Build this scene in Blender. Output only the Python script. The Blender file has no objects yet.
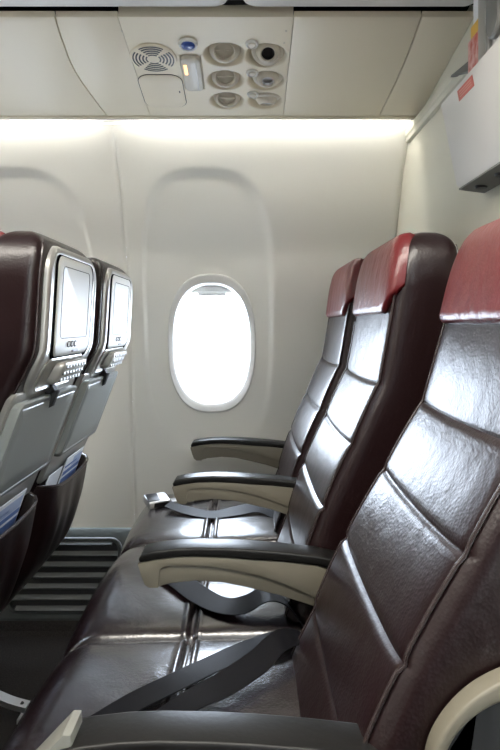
import bpy, bmesh, math, random
import numpy as np
from mathutils import Vector, Matrix
random.seed(4)
C = bpy.context.scene.collection
PI = math.pi
F, HX, HY, CZ = 600.0, 250.0, 325.0, 1.0      # focal length in pixels, horizon, eye height

# ------------------------------------------------------------------ materials
def mat(name, col, rough=.5, metal=0., spec=.5, bump=None, noise=None, coat=0., coat_rough=.1):
    m = bpy.data.materials.new(name); m.use_nodes = True
    nt = m.node_tree; b = nt.nodes['Principled BSDF']
    b.inputs['Base Color'].default_value = (*col, 1)
    b.inputs['Roughness'].default_value = rough
    b.inputs['Metallic'].default_value = metal
    b.inputs['Specular IOR Level'].default_value = spec
    b.inputs['Coat Weight'].default_value = coat
    b.inputs['Coat Roughness'].default_value = coat_rough
    tc = nt.nodes.new('ShaderNodeTexCoord')
    if noise:                                   # (scale, colour 2): blotchy variation of the surface itself
        n = nt.nodes.new('ShaderNodeTexNoise'); n.inputs['Scale'].default_value = noise[0]; n.inputs['Detail'].default_value = 4
        r = nt.nodes.new('ShaderNodeValToRGB'); r.color_ramp.elements[0].position = .35; r.color_ramp.elements[1].position = .65
        r.color_ramp.elements[0].color = (*col, 1); r.color_ramp.elements[1].color = (*noise[1], 1)
        nt.links.new(tc.outputs['Object'], n.inputs['Vector']); nt.links.new(n.outputs['Fac'], r.inputs['Fac'])
        nt.links.new(r.outputs['Color'], b.inputs['Base Color'])
    last = None
    for (kind, scale, strength, dist, stretch) in (bump or []):
        mp = nt.nodes.new('ShaderNodeMapping'); mp.inputs['Scale'].default_value = stretch
        nt.links.new(tc.outputs['Object'], mp.inputs['Vector'])
        if kind == 'voronoi':
            t = nt.nodes.new('ShaderNodeTexVoronoi'); t.inputs['Scale'].default_value = scale; out = t.outputs['Distance']
        else:
            t = nt.nodes.new('ShaderNodeTexNoise'); t.inputs['Scale'].default_value = scale; t.inputs['Detail'].default_value = 3; out = t.outputs['Fac']
        nt.links.new(mp.outputs['Vector'], t.inputs['Vector'])
        bp = nt.nodes.new('ShaderNodeBump'); bp.inputs['Strength'].default_value = strength; bp.inputs['Distance'].default_value = dist
        nt.links.new(out, bp.inputs['Height'])
        if last: nt.links.new(last.outputs['Normal'], bp.inputs['Normal'])
        last = bp
    if last: nt.links.new(last.outputs['Normal'], b.inputs['Normal'])
    return m

def emit(name, col, strength):
    m = bpy.data.materials.new(name); m.use_nodes = True
    b = m.node_tree.nodes['Principled BSDF']
    b.inputs['Base Color'].default_value = (*col, 1)
    b.inputs['Emission Color'].default_value = (*col, 1); b.inputs['Emission Strength'].default_value = strength
    return m

GRAIN = [('voronoi', 260, .10, .002, (1, 1, 1)), ('noise', 22, .22, .006, (1, 1, 1))]
WRINK = [('voronoi', 260, .10, .002, (1, 1, 1)), ('noise', 26, .5, .008, (1, 1, .6))]
SPARE = [('voronoi', 220, .10, .002, (1, 1, 1)), ('noise', 16, .35, .008, (1, 1, 1))]
M = {}
M['leather'] = mat('brown_leather', (.0128, .0050, .0054), .31, spec=.50, bump=GRAIN)
M['cushion'] = mat('brown_leather_cushion', (.0095, .0045, .0060), .25, spec=1.0, bump=SPARE, coat=.6, coat_rough=.22)
M['red'] = mat('red_leather', (.125, .010, .012), .33, spec=.65, bump=WRINK)
M['side'] = mat('backrest_side_leather_shaded', (.0055, .0034, .0033), .50, spec=.25, bump=[('noise', 14, .5, .02, (1, 1, .5))])  # matte side leather, colour also darkened for the shade on the seat sides
M['seal'] = mat('matte_rubber_seal', (.004, .004, .004), .95, spec=0.)
M['piping'] = mat('leather_piping', (.03, .02, .02), .25, spec=.8)
M['wall'] = mat('cabin_wall_plastic', (.83, .815, .755), .5, spec=.3)
M['psu'] = mat('overhead_plastic', (.79, .715, .56), .45, spec=.3)
M['psu_dish'] = mat('overhead_plastic_grey', (.62, .57, .48), .4, spec=.4)
M['white'] = mat('white_plastic', (.72, .71, .68), .4, spec=.4)
M['bulk'] = mat('bulkhead_laminate', (.60, .585, .50), .5, spec=.3)
M['box'] = mat('box_plastic', (.60, .58, .55), .42, spec=.4)
M['boxdark'] = mat('box_underside', (.16, .16, .15), .5)
M['black'] = mat('black_plastic', (.008, .008, .009), .4)
M['darkgap'] = mat('dark_gap', (.006, .006, .010), .7, spec=.2)  # near-black for gaps between panels, standing in for their shade
M['beige'] = mat('armrest_beige_plastic', (.165, .150, .115), .42, spec=.4)
M['nose'] = mat('armrest_plastic_aisle_lit', (.17, .17, .152), .42, spec=.4)  # armrest beige made paler, light from the aisle put into the colour
M['pad'] = mat('armrest_pad_rubber', (.009, .0086, .0082), .36, spec=.22, bump=[('noise', 180, .08, .002, (1, 1, 1))])
M['shell'] = mat('silver_shell_plastic', (.42, .41, .385), .28, metal=.55, spec=.6)
M['bezel'] = mat('monitor_bezel_plastic', (.62, .61, .58), .45, spec=.3)
M['tray'] = mat('tray_grey_plastic', (.25, .265, .255), .34, spec=.5)
M['screen'] = mat('screen_glass', (.05, .05, .05), .13, spec=.6)
M['remote'] = mat('remote_grey', (.42, .41, .38), .3, metal=.3)
M['steel'] = mat('brushed_steel', (.70, .70, .71), .36, metal=1.)
M['web'] = mat('seat_belt_webbing', (.006, .006, .008), .45, spec=.16, bump=[('noise', 700, .25, .001, (1, 1, 1))])
M['carpet'] = mat('charcoal_carpet', (.018, .016, .015), .95, spec=.1, noise=(240, (.034, .030, .028)), bump=[('noise', 500, .8, .004, (1, 1, 1))])
M['grille'] = mat('grille_grey', (.045, .050, .050), .35, spec=.5)
M['dado'] = mat('dado_grey', (.05, .055, .053), .5)
M['blackfab'] = mat('seat_frame_black', (.010, .010, .011), .6)
M['blue'] = mat('call_button_blue', (.05, .10, .36), .25)
M['amber'] = emit('lit_sign_amber', (1., .62, .28), 1.2)
M['signlens'] = mat('sign_lens', (.60, .57, .50), .4, spec=.4)
M['sticker'] = mat('red_sticker', (.55, .13, .10), .5)
M['stickerink'] = mat('sticker_ink', (.62, .25, .20), .5)
M['yellow'] = mat('cover_yellow', (.75, .45, .04), .35)
M['magred'] = mat('cover_red', (.55, .08, .06), .35, noise=(60, (.75, .45, .42)))
M['paper'] = mat('paper_white', (.82, .83, .86), .5)
M['inkblue'] = mat('paper_blue', (.10, .17, .42), .5)
M['paperblue'] = mat('paper_pale_blue', (.42, .50, .68), .5)
M['lamp'] = emit('cove_lamp_lens', (1., .97, .90), 24.0)
M['farwall'] = mat('far_side_darkened', (.12, .115, .11), .6)  # unseen far wall, coloured dark so it throws little light back
M['ceil'] = mat('cabin_ceiling', (.70, .68, .64), .6)
g = bpy.data.materials.new('window_pane'); g.use_nodes = True
nt = g.node_tree; nt.nodes.remove(nt.nodes['Principled BSDF'])
tr = nt.nodes.new('ShaderNodeBsdfTransparent'); gl = nt.nodes.new('ShaderNodeBsdfGlossy'); mx = nt.nodes.new('ShaderNodeMixShader')
gl.inputs['Roughness'].default_value = .05; mx.inputs[0].default_value = .05
nt.links.new(tr.outputs[0], mx.inputs[1]); nt.links.new(gl.outputs[0], mx.inputs[2]); nt.links.new(mx.outputs[0], nt.nodes['Material Output'].inputs[0])
M['pane'] = g

# ------------------------------------------------------------------ mesh helpers
def link(name, me, m, parent=None, smooth=True, ang=35):
    me.materials.clear()
    for k in (m if isinstance(m, (list, tuple)) else [m]): me.materials.append(M[k])
    if smooth:
        me.polygons.foreach_set('use_smooth', [True]*len(me.polygons))
        me.set_sharp_from_angle(angle=math.radians(ang))
    me.update()
    o = bpy.data.objects.new(name, me); C.objects.link(o)
    if parent: o.parent = parent
    return o

class MB:
    """collects shapes for one mesh"""
    def __init__(s): s.v = []; s.f = []; s.mi = []
    def add(s, vs, fs, mi=0):
        b = len(s.v); s.v.extend([tuple(map(float, v)) for v in vs]); s.f.extend([tuple(b+i for i in f) for f in fs]); s.mi.extend([mi]*len(fs)); return s
    def bm(s, bm_, mi=0):
        bm_.verts.index_update(); s.add([v.co[:] for v in bm_.verts], [[v.index for v in f.verts] for f in bm_.faces], mi); bm_.free(); return s
    def box(s, lo, hi, bev=0., seg=2, mi=0, mtx=None):
        b = bmesh.new(); bmesh.ops.create_cube(b, size=1)
        for v in b.verts: v.co = Vector([(lo[i]+hi[i])/2 + v.co[i]*(hi[i]-lo[i]) for i in range(3)])
        if bev: bmesh.ops.bevel(b, geom=list(b.edges), offset=bev, segments=seg, profile=.5, affect='EDGES')
        if mtx: bmesh.ops.transform(b, matrix=mtx, verts=b.verts)
        return s.bm(b, mi)
    def prism(s, pts, a0, a1, axis='y', bev=0., seg=2, mi=0):
        """polygon pts (two other axes) extruded along axis from a0 to a1, all edges bevelled"""
        b = bmesh.new()
        def P(p, a): return {'y': (p[0], a, p[1]), 'x': (a, p[0], p[1]), 'z': (p[0], p[1], a)}[axis]
        A = [b.verts.new(P(p, a0)) for p in pts]; B = [b.verts.new(P(p, a1)) for p in pts]
        f0 = b.faces.new(A); f1 = b.faces.new(B[::-1]); n = len(pts)
        for i in range(n): b.faces.new((A[i], B[i], B[(i+1) % n], A[(i+1) % n]))
        bmesh.ops.recalc_face_normals(b, faces=b.faces)
        if bev:
            es = [e for e in b.edges if any(f in (f0, f1) for f in e.link_faces)]
            bmesh.ops.bevel(b, geom=es, offset=bev, segments=seg, profile=.5, affect='EDGES', clamp_overlap=True)
        return s.bm(b, mi)
    def tube(s, path, r, n=10, mi=0, closed=False):
        path = [Vector(p) for p in path]; rs = r if isinstance(r, (list, tuple)) else [r]*len(path)
        vs = []; fs = []; up = None
        for i, p in enumerate(path):
            t = (path[min(i+1, len(path)-1)] - path[max(i-1, 0)]).normalized()
            if up is None: up = t.orthogonal().normalized()
            up = (up - t*up.dot(t)).normalized(); w = t.cross(up)
            for k in range(n):
                a = 2*PI*k/n; vs.append(p + rs[i]*(math.cos(a)*up + math.sin(a)*w))
        for i in range(len(path)-1):
            for k in range(n): fs.append((i*n+k, i*n+(k+1) % n, (i+1)*n+(k+1) % n, (i+1)*n+k))
        fs.append(tuple(range(n))[::-1]); fs.append(tuple((len(path)-1)*n+k for k in range(n)))
        return s.add(vs, fs, mi)
    def lathe(s, prof, mtx=None, n=32, mi=0, cap=True):
        """prof (r, z) revolved about z"""
        vs = []; fs = []
        for (r, z) in prof:
            for k in range(n): vs.append(Vector((r*math.cos(2*PI*k/n), r*math.sin(2*PI*k/n), z)))
        for i in range(len(prof)-1):
            for k in range(n): fs.append((i*n+k, i*n+(k+1) % n, (i+1)*n+(k+1) % n, (i+1)*n+k))
        if cap: fs.append(tuple(range(n))[::-1]); fs.append(tuple((len(prof)-1)*n+k for k in range(n)))
        if mtx: vs = [mtx @ v for v in vs]
        return s.add(vs, fs, mi)
    def ribbon(s, path, w, th=.0018, side=None, mi=0, sub=6):
        """strap along path: half-width direction given per point or from the path's horizontal normal"""
        P = catmull(path, sub); n = len(P); vs = []; fs = []
        S = catmull(side, sub) if side else None
        for i, p in enumerate(P):
            t = (P[min(i+1, n-1)] - P[max(i-1, 0)]).normalized()
            d = S[i].normalized() if S else t.cross(Vector((0, 0, 1))).normalized()
            nn = t.cross(d).normalized()
            for (a, b_) in ((-1, -1), (1, -1), (1, 1), (-1, 1)): vs.append(p + d*w/2*a + nn*th/2*b_)
        for i in range(n-1):
            for k in range(4): fs.append((i*4+k, i*4+(k+1) % 4, i*4+4+(k+1) % 4, i*4+4+k))
        fs.append((3, 2, 1, 0)); fs.append(tuple((n-1)*4+k for k in range(4)))
        return s.add(vs, fs, mi)
    def plate(s, w, h, r, prof, fn, n=10, mi=0, back=None):
        """rounded rectangle (w x h, corner r): prof lists (inset, height) from the rim to the middle, fn(u, v, height) places a point"""
        loops = []
        full = min(w, h)/2 - 1e-4
        for pr in prof:
            ins, hh = min(pr[0], full), pr[1]; dv = pr[2] if len(pr) > 2 else 0.
            loops.append([fn(u, v+dv, hh) for (u, v) in rrect(w-2*ins, h-2*ins, max(r-ins, 0.0002), n)])
        vs = [p for L in loops for p in L]; m = len(loops[0]); fs = []
        for i in range(len(loops)-1):
            for k in range(m): fs.append((i*m+k, i*m+(k+1) % m, (i+1)*m+(k+1) % m, (i+1)*m+k))
        fs.append(tuple((len(loops)-1)*m+k for k in range(m)))
        if back is not None: fs.append(tuple(range(m))[::-1])
        return s.add(vs, fs, mi)
    def build(s, name, m, parent=None, smooth=True, ang=35, fix=True):
        me = bpy.data.meshes.new(name); me.from_pydata(s.v, [], s.f)
        me.polygons.foreach_set('material_index', s.mi)
        if fix:
            b = bmesh.new(); b.from_mesh(me); bmesh.ops.recalc_face_normals(b, faces=b.faces); b.to_mesh(me); b.free()
        return link(name, me, m, parent, smooth, ang)

def rrect(w, h, r, n):
    """outline points of a rounded rectangle, evenly enough spaced, n per corner and n per side"""
    r = min(r, w/2-1e-5, h/2-1e-5); out = []
    cs = [(w/2-r, h/2-r, 0), (-w/2+r, h/2-r, 90), (-w/2+r, -h/2+r, 180), (w/2-r, -h/2+r, 270)]
    for i, (cx, cy, a0) in enumerate(cs):
        for k in range(n+1):
            a = math.radians(a0 + 90*k/n); out.append((cx+r*math.cos(a), cy+r*math.sin(a)))
        nx = cs[(i+1) % 4]; a = math.radians(a0+90)
        p = (cx+r*math.cos(a), cy+r*math.sin(a)); q = (nx[0]+r*math.cos(a), nx[1]+r*math.sin(a))
        for k in range(1, n): out.append((p[0]+(q[0]-p[0])*k/n, p[1]+(q[1]-p[1])*k/n))
    return out

def catmull(pts, sub):
    P = [Vector(p) for p in pts]; out = []
    for i in range(len(P)-1):
        p0, p1, p2, p3 = P[max(i-1, 0)], P[i], P[i+1], P[min(i+2, len(P)-1)]
        for k in range(sub):
            t = k/sub
            out.append(.5*((2*p1) + (p2-p0)*t + (2*p0-5*p1+4*p2-p3)*t*t + (3*p1-p0-3*p2+p3)*t**3))
    out.append(P[-1]); return out

def thing(name, label, cat, loc=(0, 0, 0), group=None):
    o = bpy.data.objects.new(name, None); C.objects.link(o); o.location = loc; o.empty_display_size = .05
    o['label'] = label; o['category'] = cat
    if group: o['group'] = group
    return o
def tag(o, label, cat, group=None):
    o['label'] = label; o['category'] = cat
    if group: o['group'] = group
    return o
def struct(o): o['kind'] = 'structure'; return o
def copy_tree(o, parent=None):
    c = o.copy(); C.objects.link(c)
    if parent: c.parent = parent
    for ch in list(o.children): copy_tree(ch, c)
    return c

def smooth_interp(keys):
    z = np.array([k[0] for k in keys]); x = np.array([k[1] for k in keys])
    zz = np.linspace(z[0]-.1, z[-1]+.1, 1201)
    yy = np.interp(zz, z, x)
    k = np.exp(-np.linspace(-2.5, 2.5, 61)**2/2); k /= k.sum()
    pad = np.concatenate([np.full(30, yy[0]), yy, np.full(30, yy[-1])])
    ys = np.convolve(pad, k, 'valid')
    return lambda q: float(np.interp(q, zz, ys))

# ------------------------------------------------------------------ the cabin wall with its windows
wallY = smooth_interp([(.20, 2.025), (.32, 2.02), (.5, 2.0), (.75, 1.975), (1.0, 1.94), (1.23, 1.878), (1.45, 1.765), (1.565, 1.685), (1.66, 1.61)])
WZ, WW, WH = .937, .284, .448            # window centre height, width and height of the opening
WN = 2.5
def sell(a, w, h, n=WN):
    c, s_ = math.cos(a), math.sin(a)
    return (w/2*math.copysign(abs(c)**(2/n), c), h/2*math.copysign(abs(s_)**(2/n), s_))
def sstep(t): t = max(0, min(1, t)); return t*t*(3-2*t)
def recess(dx, z):
    """dished pocket around each window: sharp at its upper edge, dying out downwards"""
    zc, hh, hw = 1.020, .4435, .210
    u = (dx+.008)/hw; v = (z-zc)/hh
    d = (abs(u)**3.3 + abs(v)**3.3)**(1/3.3)
    lip = .0085*sstep((1.0-d)/.065)*(.30+.70*sstep((v+.9)/1.5))
    side = 1.
    run = max(0, min(1, (1.0-d)/.62)) * max(0, min(1, .25+(v+1.0)/1.1))      # deepens evenly from the top, runs out below the window
    return (lip + .034*run*side) if d < 1 else 0.
def wall_y(x, z, cx, x0, x1):
    y = wallY(z) + recess(x-cx, z)
    e = min(abs(x-x0), abs(x-x1))
    return y + .006*math.exp(-(e/.006)**2)
ZB, ZT = .318, 1.566
def bay(mb, cx, x0, x1, flip=None):
    nA, nR = 144, 64
    angs = [2*PI*(k+.5)/nA for k in range(nA)]
    rows = []
    inner = [(cx+p[0], WZ+p[1]) for p in (sell(a, WW, WH) for a in angs)]
    def outer(p):
        dx, dz = p[0]-cx, p[1]-WZ
        t = min(((x1-cx)/dx if dx > 0 else (x0-cx)/dx) if abs(dx) > 1e-9 else 1e9, ((ZT-WZ)/dz if dz > 0 else (ZB-WZ)/dz) if abs(dz) > 1e-9 else 1e9)
        return (cx+dx*t, WZ+dz*t)
    outs = [outer(p) for p in inner]
    # snap nearest ray to each corner
    for (qx, qz) in ((x0, ZB), (x0, ZT), (x1, ZB), (x1, ZT)):
        k = min(range(nA), key=lambda i: (outs[i][0]-qx)**2+(outs[i][1]-qz)**2); outs[k] = (qx, qz)
    vs = []
    for j in range(nR+1):
        t = j/nR
        for k in range(nA):
            x = inner[k][0]+(outs[k][0]-inner[k][0])*t; z = inner[k][1]+(outs[k][1]-inner[k][1])*t
            vs.append((x, wall_y(x, z, cx, x0, x1), z))
    # edge roll at the rim of the bay
    fs = [(j*nA+k, j*nA+(k+1) % nA, (j+1)*nA+(k+1) % nA, (j+1)*nA+k) for j in range(nR) for k in range(nA)]
    if flip is not None: vs = [(v[0], flip-v[1], v[2]) for v in vs]
    mb.add(vs, fs)
XB = .452                                # the rear bulkhead
BAYS = [(-.126, -.388, XB), (-.690, -.976, -.388), (-1.262, -1.549, -.976), (-1.834, -2.70, -1.549)]
mb = MB()
for b in BAYS: bay(mb, *b)
struct(mb.build('wall_window_side', 'wall', ang=60))
mb = MB(); zz_ = np.linspace(ZB, ZT, 24)
mb.prism([(.62-wallY(z), z) for z in zz_]+[(.60-wallY(z), z) for z in zz_[::-1]], -2.7, XB+.03, 'x')
struct(mb.build('wall_far_side', 'farwall', ang=60))

def window(cx, name, flip=None):
    """moulded reveal ring, pane and a pulled-up shade; one window"""
    angs = [2*PI*k/96 for k in range(96)]
    def Y(x, z): return wallY(z)+recess(x-cx, z)
    def put(x, y, z): return (x, (flip-y) if flip is not None else y, z)
    prof = [(1.020, .001), (1.015, -.003), (1.00, -.004), (.985, -.003), (.940, .000), (.895, .003), (.882, .006), (.874, .022), (.866, .042), (.858, .052), (.858, .060)]
    vs = []; fs = []
    for (sc, dy) in prof:
        for a in angs:
            px, pz = sell(a, WW*sc, WH*sc + (0 if sc > .9 else 0)); x, z = cx+px, WZ+pz
            rx, rz = sell(a, WW, WH)
            yb = Y(cx+rx*1.02, WZ+rz*1.02) if dy < .02 else wallY(WZ)+recess(0, WZ)+ (wallY(z)-wallY(WZ))
            vs.append(put(x, yb+dy, z))
    n = len(angs)
    for i in range(len(prof)-1):
        for k in range(n): fs.append((i*n+k, i*n+(k+1) % n, (i+1)*n+(k+1) % n, (i+1)*n+k))
    m_ = MB(); m_.add(vs, fs)
    fr = struct(m_.build(name, 'white', ang=50))
    # pane
    yp = wallY(WZ)+recess(0, WZ)+.055
    vs = []
    for dy in (0, .004):
        for a in angs:
            px, pz = sell(a, WW*.88, WH*.88); vs.append(put(cx+px, yp+dy+(wallY(WZ+pz)-wallY(WZ)), WZ+pz))
    fs = [tuple(range(n))[::-1], tuple(range(n, 2*n))] + [(k, (k+1) % n, n+(k+1) % n, n+k) for k in range(n)]
    MB().add(vs, fs).build('pane', 'pane', fr)
    # shade: its lower edge and the grip just show at the top
    zs = WZ + WH*.365; pts = []
    for a in angs:
        px, pz = sell(a, WW*.875, WH*.875)
        if WZ+pz >= zs: pts.append((cx+px, WZ+pz))
    m_ = MB(); ys = yp-.006+(wallY(zs+.02)-wallY(WZ))
    a_, b_ = (ys, ys+.003) if flip is None else (flip-ys-.003, flip-ys)
    if len(pts) > 3: m_.prism(pts, a_, b_, 'y')
    sh = m_.build('window_shade', 'white', fr)
    gy = ys-.006 if flip is None else flip-ys
    MB().box((cx-.048, gy, zs-.004), (cx+.048, gy+.006, zs+.010), .0025).build('shade_grip', 'white', sh)
    # daylight portal just outside
    L = bpy.data.lights.new('window_portal', 'AREA'); L.shape = 'RECTANGLE'; L.size = WW; L.size_y = WH
    L.cycles.is_portal = True
    o = bpy.data.objects.new('window_portal', L); C.objects.link(o)
    y = yp+.03
    o.location = put(cx, y, WZ); o.rotation_euler = (-PI/2 if flip is None else PI/2, 0, 0)
    return fr
k = 1
for flip in (None,):
    for b in BAYS:
        window(b[0], 'window_%d' % k, flip); k += 1

# ------------------------------------------------------------------ shell of the cabin
struct(MB().box((-2.7, -1.9, -.05), (1.2, 2.2, 0)).build('floor', 'carpet', smooth=False))
struct(MB().box((-2.7, -1.25, 2.10), (1.2, 1.0, 2.14)).build('ceiling', 'ceil', smooth=False))
struct(MB().box((-2.75, -1.6, 0), (-2.7, 2.2, 2.14)).build('wall_fore_light_stop', 'wall', smooth=False))  # added end wall, unseen, only there to contain the light
struct(MB().box((XB, .30, 0), (XB+.03, 2.06, 2.12)).build('wall_bulkhead', 'bulk', smooth=False))
struct(MB().box((1.2, -1.6, 0), (1.24, .32, 2.12)).build('wall_aft', 'wall', smooth=False))
struct(MB().prism([(1.9515, 0), (1.925, 0), (1.940, .010), (1.947, .034), (1.9515, .038)], -2.7, XB-.001, 'x').build('baseboard_window_side', 'carpet'))
# upper cover of the far side (above its windows) and lower dado on both sides
mb = MB()
for fl in (1, -1):
    prof = [(2.03, .322), (2.024, .30), (1.952, .045), (1.952, -.01), (2.10, -.01), (2.10, .322)]
    if fl < 0: prof = [(.62-a, b) for a, b in prof]
    mb.prism(prof, -2.7, XB if fl > 0 else 1.2, 'x')
    break
struct(mb.build('trim_1', 'dado', smooth=False))
struct(MB().prism([(.62-a, b) for a, b in [(2.03, .322), (2.024, .30), (1.952, .045), (1.952, -.01), (2.10, -.01), (2.10, .322)]], -2.7, 1.2, 'x').build('trim_2', 'dado', smooth=False))
struct(MB().prism([(-1.12, 1.56), (-1.05, 1.56), (-1.0, 1.70), (-.70, 1.70), (-.55, 2.12), (-1.12, 2.12)], -2.7, 1.2, 'x').build('trim_3', 'ceil', smooth=False))
struct(MB().box((XB+.03, -1.42, 0), (1.2, -1.38, 1.6)).build('wall_far_side_aft', 'wall', smooth=False))

# ------------------------------------------------------------------ overhead: service panel, fillers, bins
SL = .158; YF = 1.600; ZF = 1+209/600*YF; YN = (ZF-1+SL*YF)/(308/600+SL)
def psuz(Y): return ZF + SL*(YF-Y)
def psu_px(x, y):
    Y = (ZF-1+SL*YF)/((HY-y)/F+SL); return ((x-HX)*Y/F, Y)
def filler(name, quad, m='psu', lip=.010):
    """panel given by four picture corners (near-left, near-right, far-right, far-left), on the overhead slope"""
    pts = quad; mb = MB()
    n = 14
    L = catmull([Vector((p[0], p[1], 0)) for p in pts['left']], 6); R = catmull([Vector((p[0], p[1], 0)) for p in pts['right']], 6)
    poly = [(p.x, p.y) for p in L] + [(p.x, p.y) for p in R[::-1]]
    b = bmesh.new()
    A = [b.verts.new((x, y, psuz(y))) for x, y in poly]; B = [b.verts.new((x, y, psuz(y)+.012)) for x, y in poly]
    f0 = b.faces.new(A); b.faces.new(B[::-1]); k = len(poly)
    for i in range(k): b.faces.new((A[i], B[i], B[(i+1) % k], A[(i+1) % k]))
    bmesh.ops.recalc_face_normals(b, faces=b.faces)
    bmesh.ops.bevel(b, geom=[e for e in b.edges if f0 in e.link_faces], offset=.002, segments=2, profile=.5, affect='EDGES')
    mb.bm(b)
    return struct(mb.build(name, m, ang=30))
G = .0012
def P(x, y): return psu_px(x, y)
xl0, yl0 = P(117, 17); xl1, yl1 = P(150, 112)
PXL, PXR = P(118, 17)[0], P(293.5, 17)[0]
c1 = [P(55, 17), P(62, 40), P(77, 75), P(105, 112)]
c1 = [(x, y) for x, y in c1]; c1[0] = (c1[0][0], YN); c1[-1] = (c1[-1][0], YF)
c2 = [P(421.5, 17), P(409, 52), P(396, 82), P(381, 112)]
c2[0] = (c2[0][0], YN); c2[-1] = (c2[-1][0], YF)
def off(c, d): return [(x+d, y) for x, y in c]
pl = [(PXL, YN), (PXL, (YN+YF)/2), (PXL, YF)]; pr = [(PXR, YN), (PXR, (YN+YF)/2), (PXR, YF)]
def ext(x): return [(x, YN), (x, (YN+YF)/2), (x, YF)]
c0 = off(c1, -.62)
filler('trim_4', {'left': off(c0, G), 'right': off(c1, -G)})
filler('trim_5', {'left': off(c1, G), 'right': off(pl, -G)})
filler('trim_6', {'left': off(pr, G), 'right': off(c2, -G)})
filler('trim_7', {'left': off(c2, G), 'right': ext(XB-.001)})
filler('trim_8', {'left': ext(-2.69), 'right': off(c0, -G)})
# rail under the far edge, dark strip painted as the gap's shade, dark backing above the panels
struct(MB().box((-2.69, YF, psuz(YF)-.004), (XB-.001, YF+.012, psuz(YF)+.012), .002).build('trim_9', 'psu'))
struct(MB().box((-2.69, YF+.0125, psuz(YF)-.004), (XB-.001, YF+.0165, psuz(YF)+.03), .0005).build('trim_10', 'darkgap'))
struct(MB().prism([(YN-.04, psuz(YN)+.022), (YN-.004, psuz(YN)+.022), (YN-.004, psuz(YN)+.04), (YF+.008, psuz(YF)+.04), (YF+.008, 2.1), (YN-.04, 2.1)], -2.69, XB-.001, 'x').build('trim_11', 'darkgap', smooth=False))
# cove above the wall
struct(MB().prism([(1.684, 1.5675), (1.664, 1.590), (1.650, 1.605), (YF+.008, 1.630), (YF+.008, 1.66), (1.74, 1.66), (1.74, 1.5675)], -2.69, XB-.001, 'x').build('trim_12', 'wall', smooth=False))
LG = 'lamps in the cove above the wall'
def lamp(x0, x1, label):
    t = thing('cove_lamp', label, 'lamp', ((x0+x1)/2, YF+.030, 1.578), LG)
    t.rotation_euler = (math.radians(28), 0, 0)
    hw = (x1-x0)/2
    MB().box((-hw, -.010, .010), (hw, .010, .022), .002).build('lamp_housing', 'white', t)
    MB().box((-hw+.004, -.008, .002), (hw-.004, .008, .0099), .003).build('lamp_lens', 'lamp', t)
lamp(-.355, .44, 'long thin lit cove lamp above the window wall, ending at the bulkhead')
lamp(-1.60, -.425, 'long thin lit cove lamp above the seats that show screens, left of the wall seam')

# service panel: a moulded sheet with dished wells
Yc = (YN+YF)/2; ang = -math.atan(SL); cosA = math.cos(ang)
psu = thing('passenger_service_unit', 'beige overhead service panel with speaker, reading lights and air nozzles above the seats', 'overhead panel', ((PXL+PXR)/2, Yc, psuz(Yc)))
psu.rotation_euler = (ang, 0, 0)
def loc(x, y):
    X, Y = psu_px(x, y); return (X-(PXL+PXR)/2, (Y-Yc)/cosA)
WELLS = [loc(224.5, 55), loc(225.5, 80.5), loc(227, 101)]; NOZ = [loc(266, 56), loc(266, 81), loc(265, 101)]
RW = [.045, .042, .041]
SPK = loc(153.5, 57.5); CALL = loc(188, 43.5); SIGN = loc(192.5, 73); HATCH = loc(163, 91.5)
SWT = [loc(252, 43.5), loc(252.3, 72.5), loc(252.8, 94)]
pw, ph = (PXR-PXL), (YF-YN)/cosA
def psu_h(x, y):
    h = 0.
    for (wx, wy), r in list(zip(WELLS, RW))+list(zip(NOZ, RW)):
        d = math.hypot((x-wx)/1.08, y-wy)/r
        if d < 1.1: h = max(h, .024*sstep((1.03-d)/.42))
    d = max(abs(x-SIGN[0])/.0235, abs(y-SIGN[1])/.069)
    if d < 1.02: h = max(h, .003)
    return h
nx, ny = 176, 196
vs = []; fs = []
for j in range(ny+1):
    for i in range(nx+1):
        x = -pw/2+pw*i/nx; y = -ph/2+ph*j/ny; vs.append((x, y, psu_h(x, y)))
for j in range(ny):
    for i in range(nx): a = j*(nx+1)+i; fs.append((a, a+nx+1, a+nx+2, a+1))
m_ = MB().add(vs, fs)
b0 = [i for i in range(nx+1)]+[j*(nx+1)+nx for j in range(1, ny+1)]+[ny*(nx+1)+i for i in range(nx-1, -1, -1)]+[j*(nx+1) for j in range(ny-1, 0, -1)]
base = len(m_.v); m_.v.extend([(m_.v[i][0], m_.v[i][1], .027) for i in b0]); kk = len(b0)
for i in range(kk): m_.f.append((b0[i], b0[(i+1) % kk], base+(i+1) % kk, base+i)); m_.mi.append(0)
m_.f.append(tuple(base+i for i in range(kk))); m_.mi.append(0)
m_.build('panel', 'psu', psu, ang=50)
flipz = Matrix.Scale(-1, 4, (0, 0, 1))
def T(p, z=0): return Matrix.Translation((p[0], p[1], z))
# speaker grille: rings of slots
m_ = MB(); m_.lathe([(.0, -.0045), (.048, -.0045), (.051, -.003), (.052, 0)], T(SPK), 48, 0, cap=False)
sp = m_.build('speaker_grille', 'psu', psu)
m_ = MB()
for ri, (r0, r1) in enumerate([(.0145, .0175), (.0215, .0250), (.0290, .0325), (.0365, .0400), (.0435, .0465)]):
    for q in range(4):
        a0 = q*PI/2+PI/4+.16; a1 = a0+PI/2-.32; n = 10; vv = []; ff = []
        for i in range(n+1):
            a = a0+(a1-a0)*i/n
            for r in (r0, r1):
                for z in (-.0052, -.0040): vv.append((SPK[0]+r*math.cos(a), SPK[1]+r*math.sin(a), z))
        for i in range(n):
            k = i*4; ff += [(k, k+2, k+6, k+4), (k+1, k+5, k+7, k+3), (k, k+4, k+5, k+1), (k+2, k+3, k+7, k+6)]
        ff += [(0, 1, 3, 2), (n*4, n*4+2, n*4+3, n*4+1)]
        m_.add(vv, ff)
m_.build('speaker_slot_pattern', 'black', sp, smooth=False)
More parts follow.
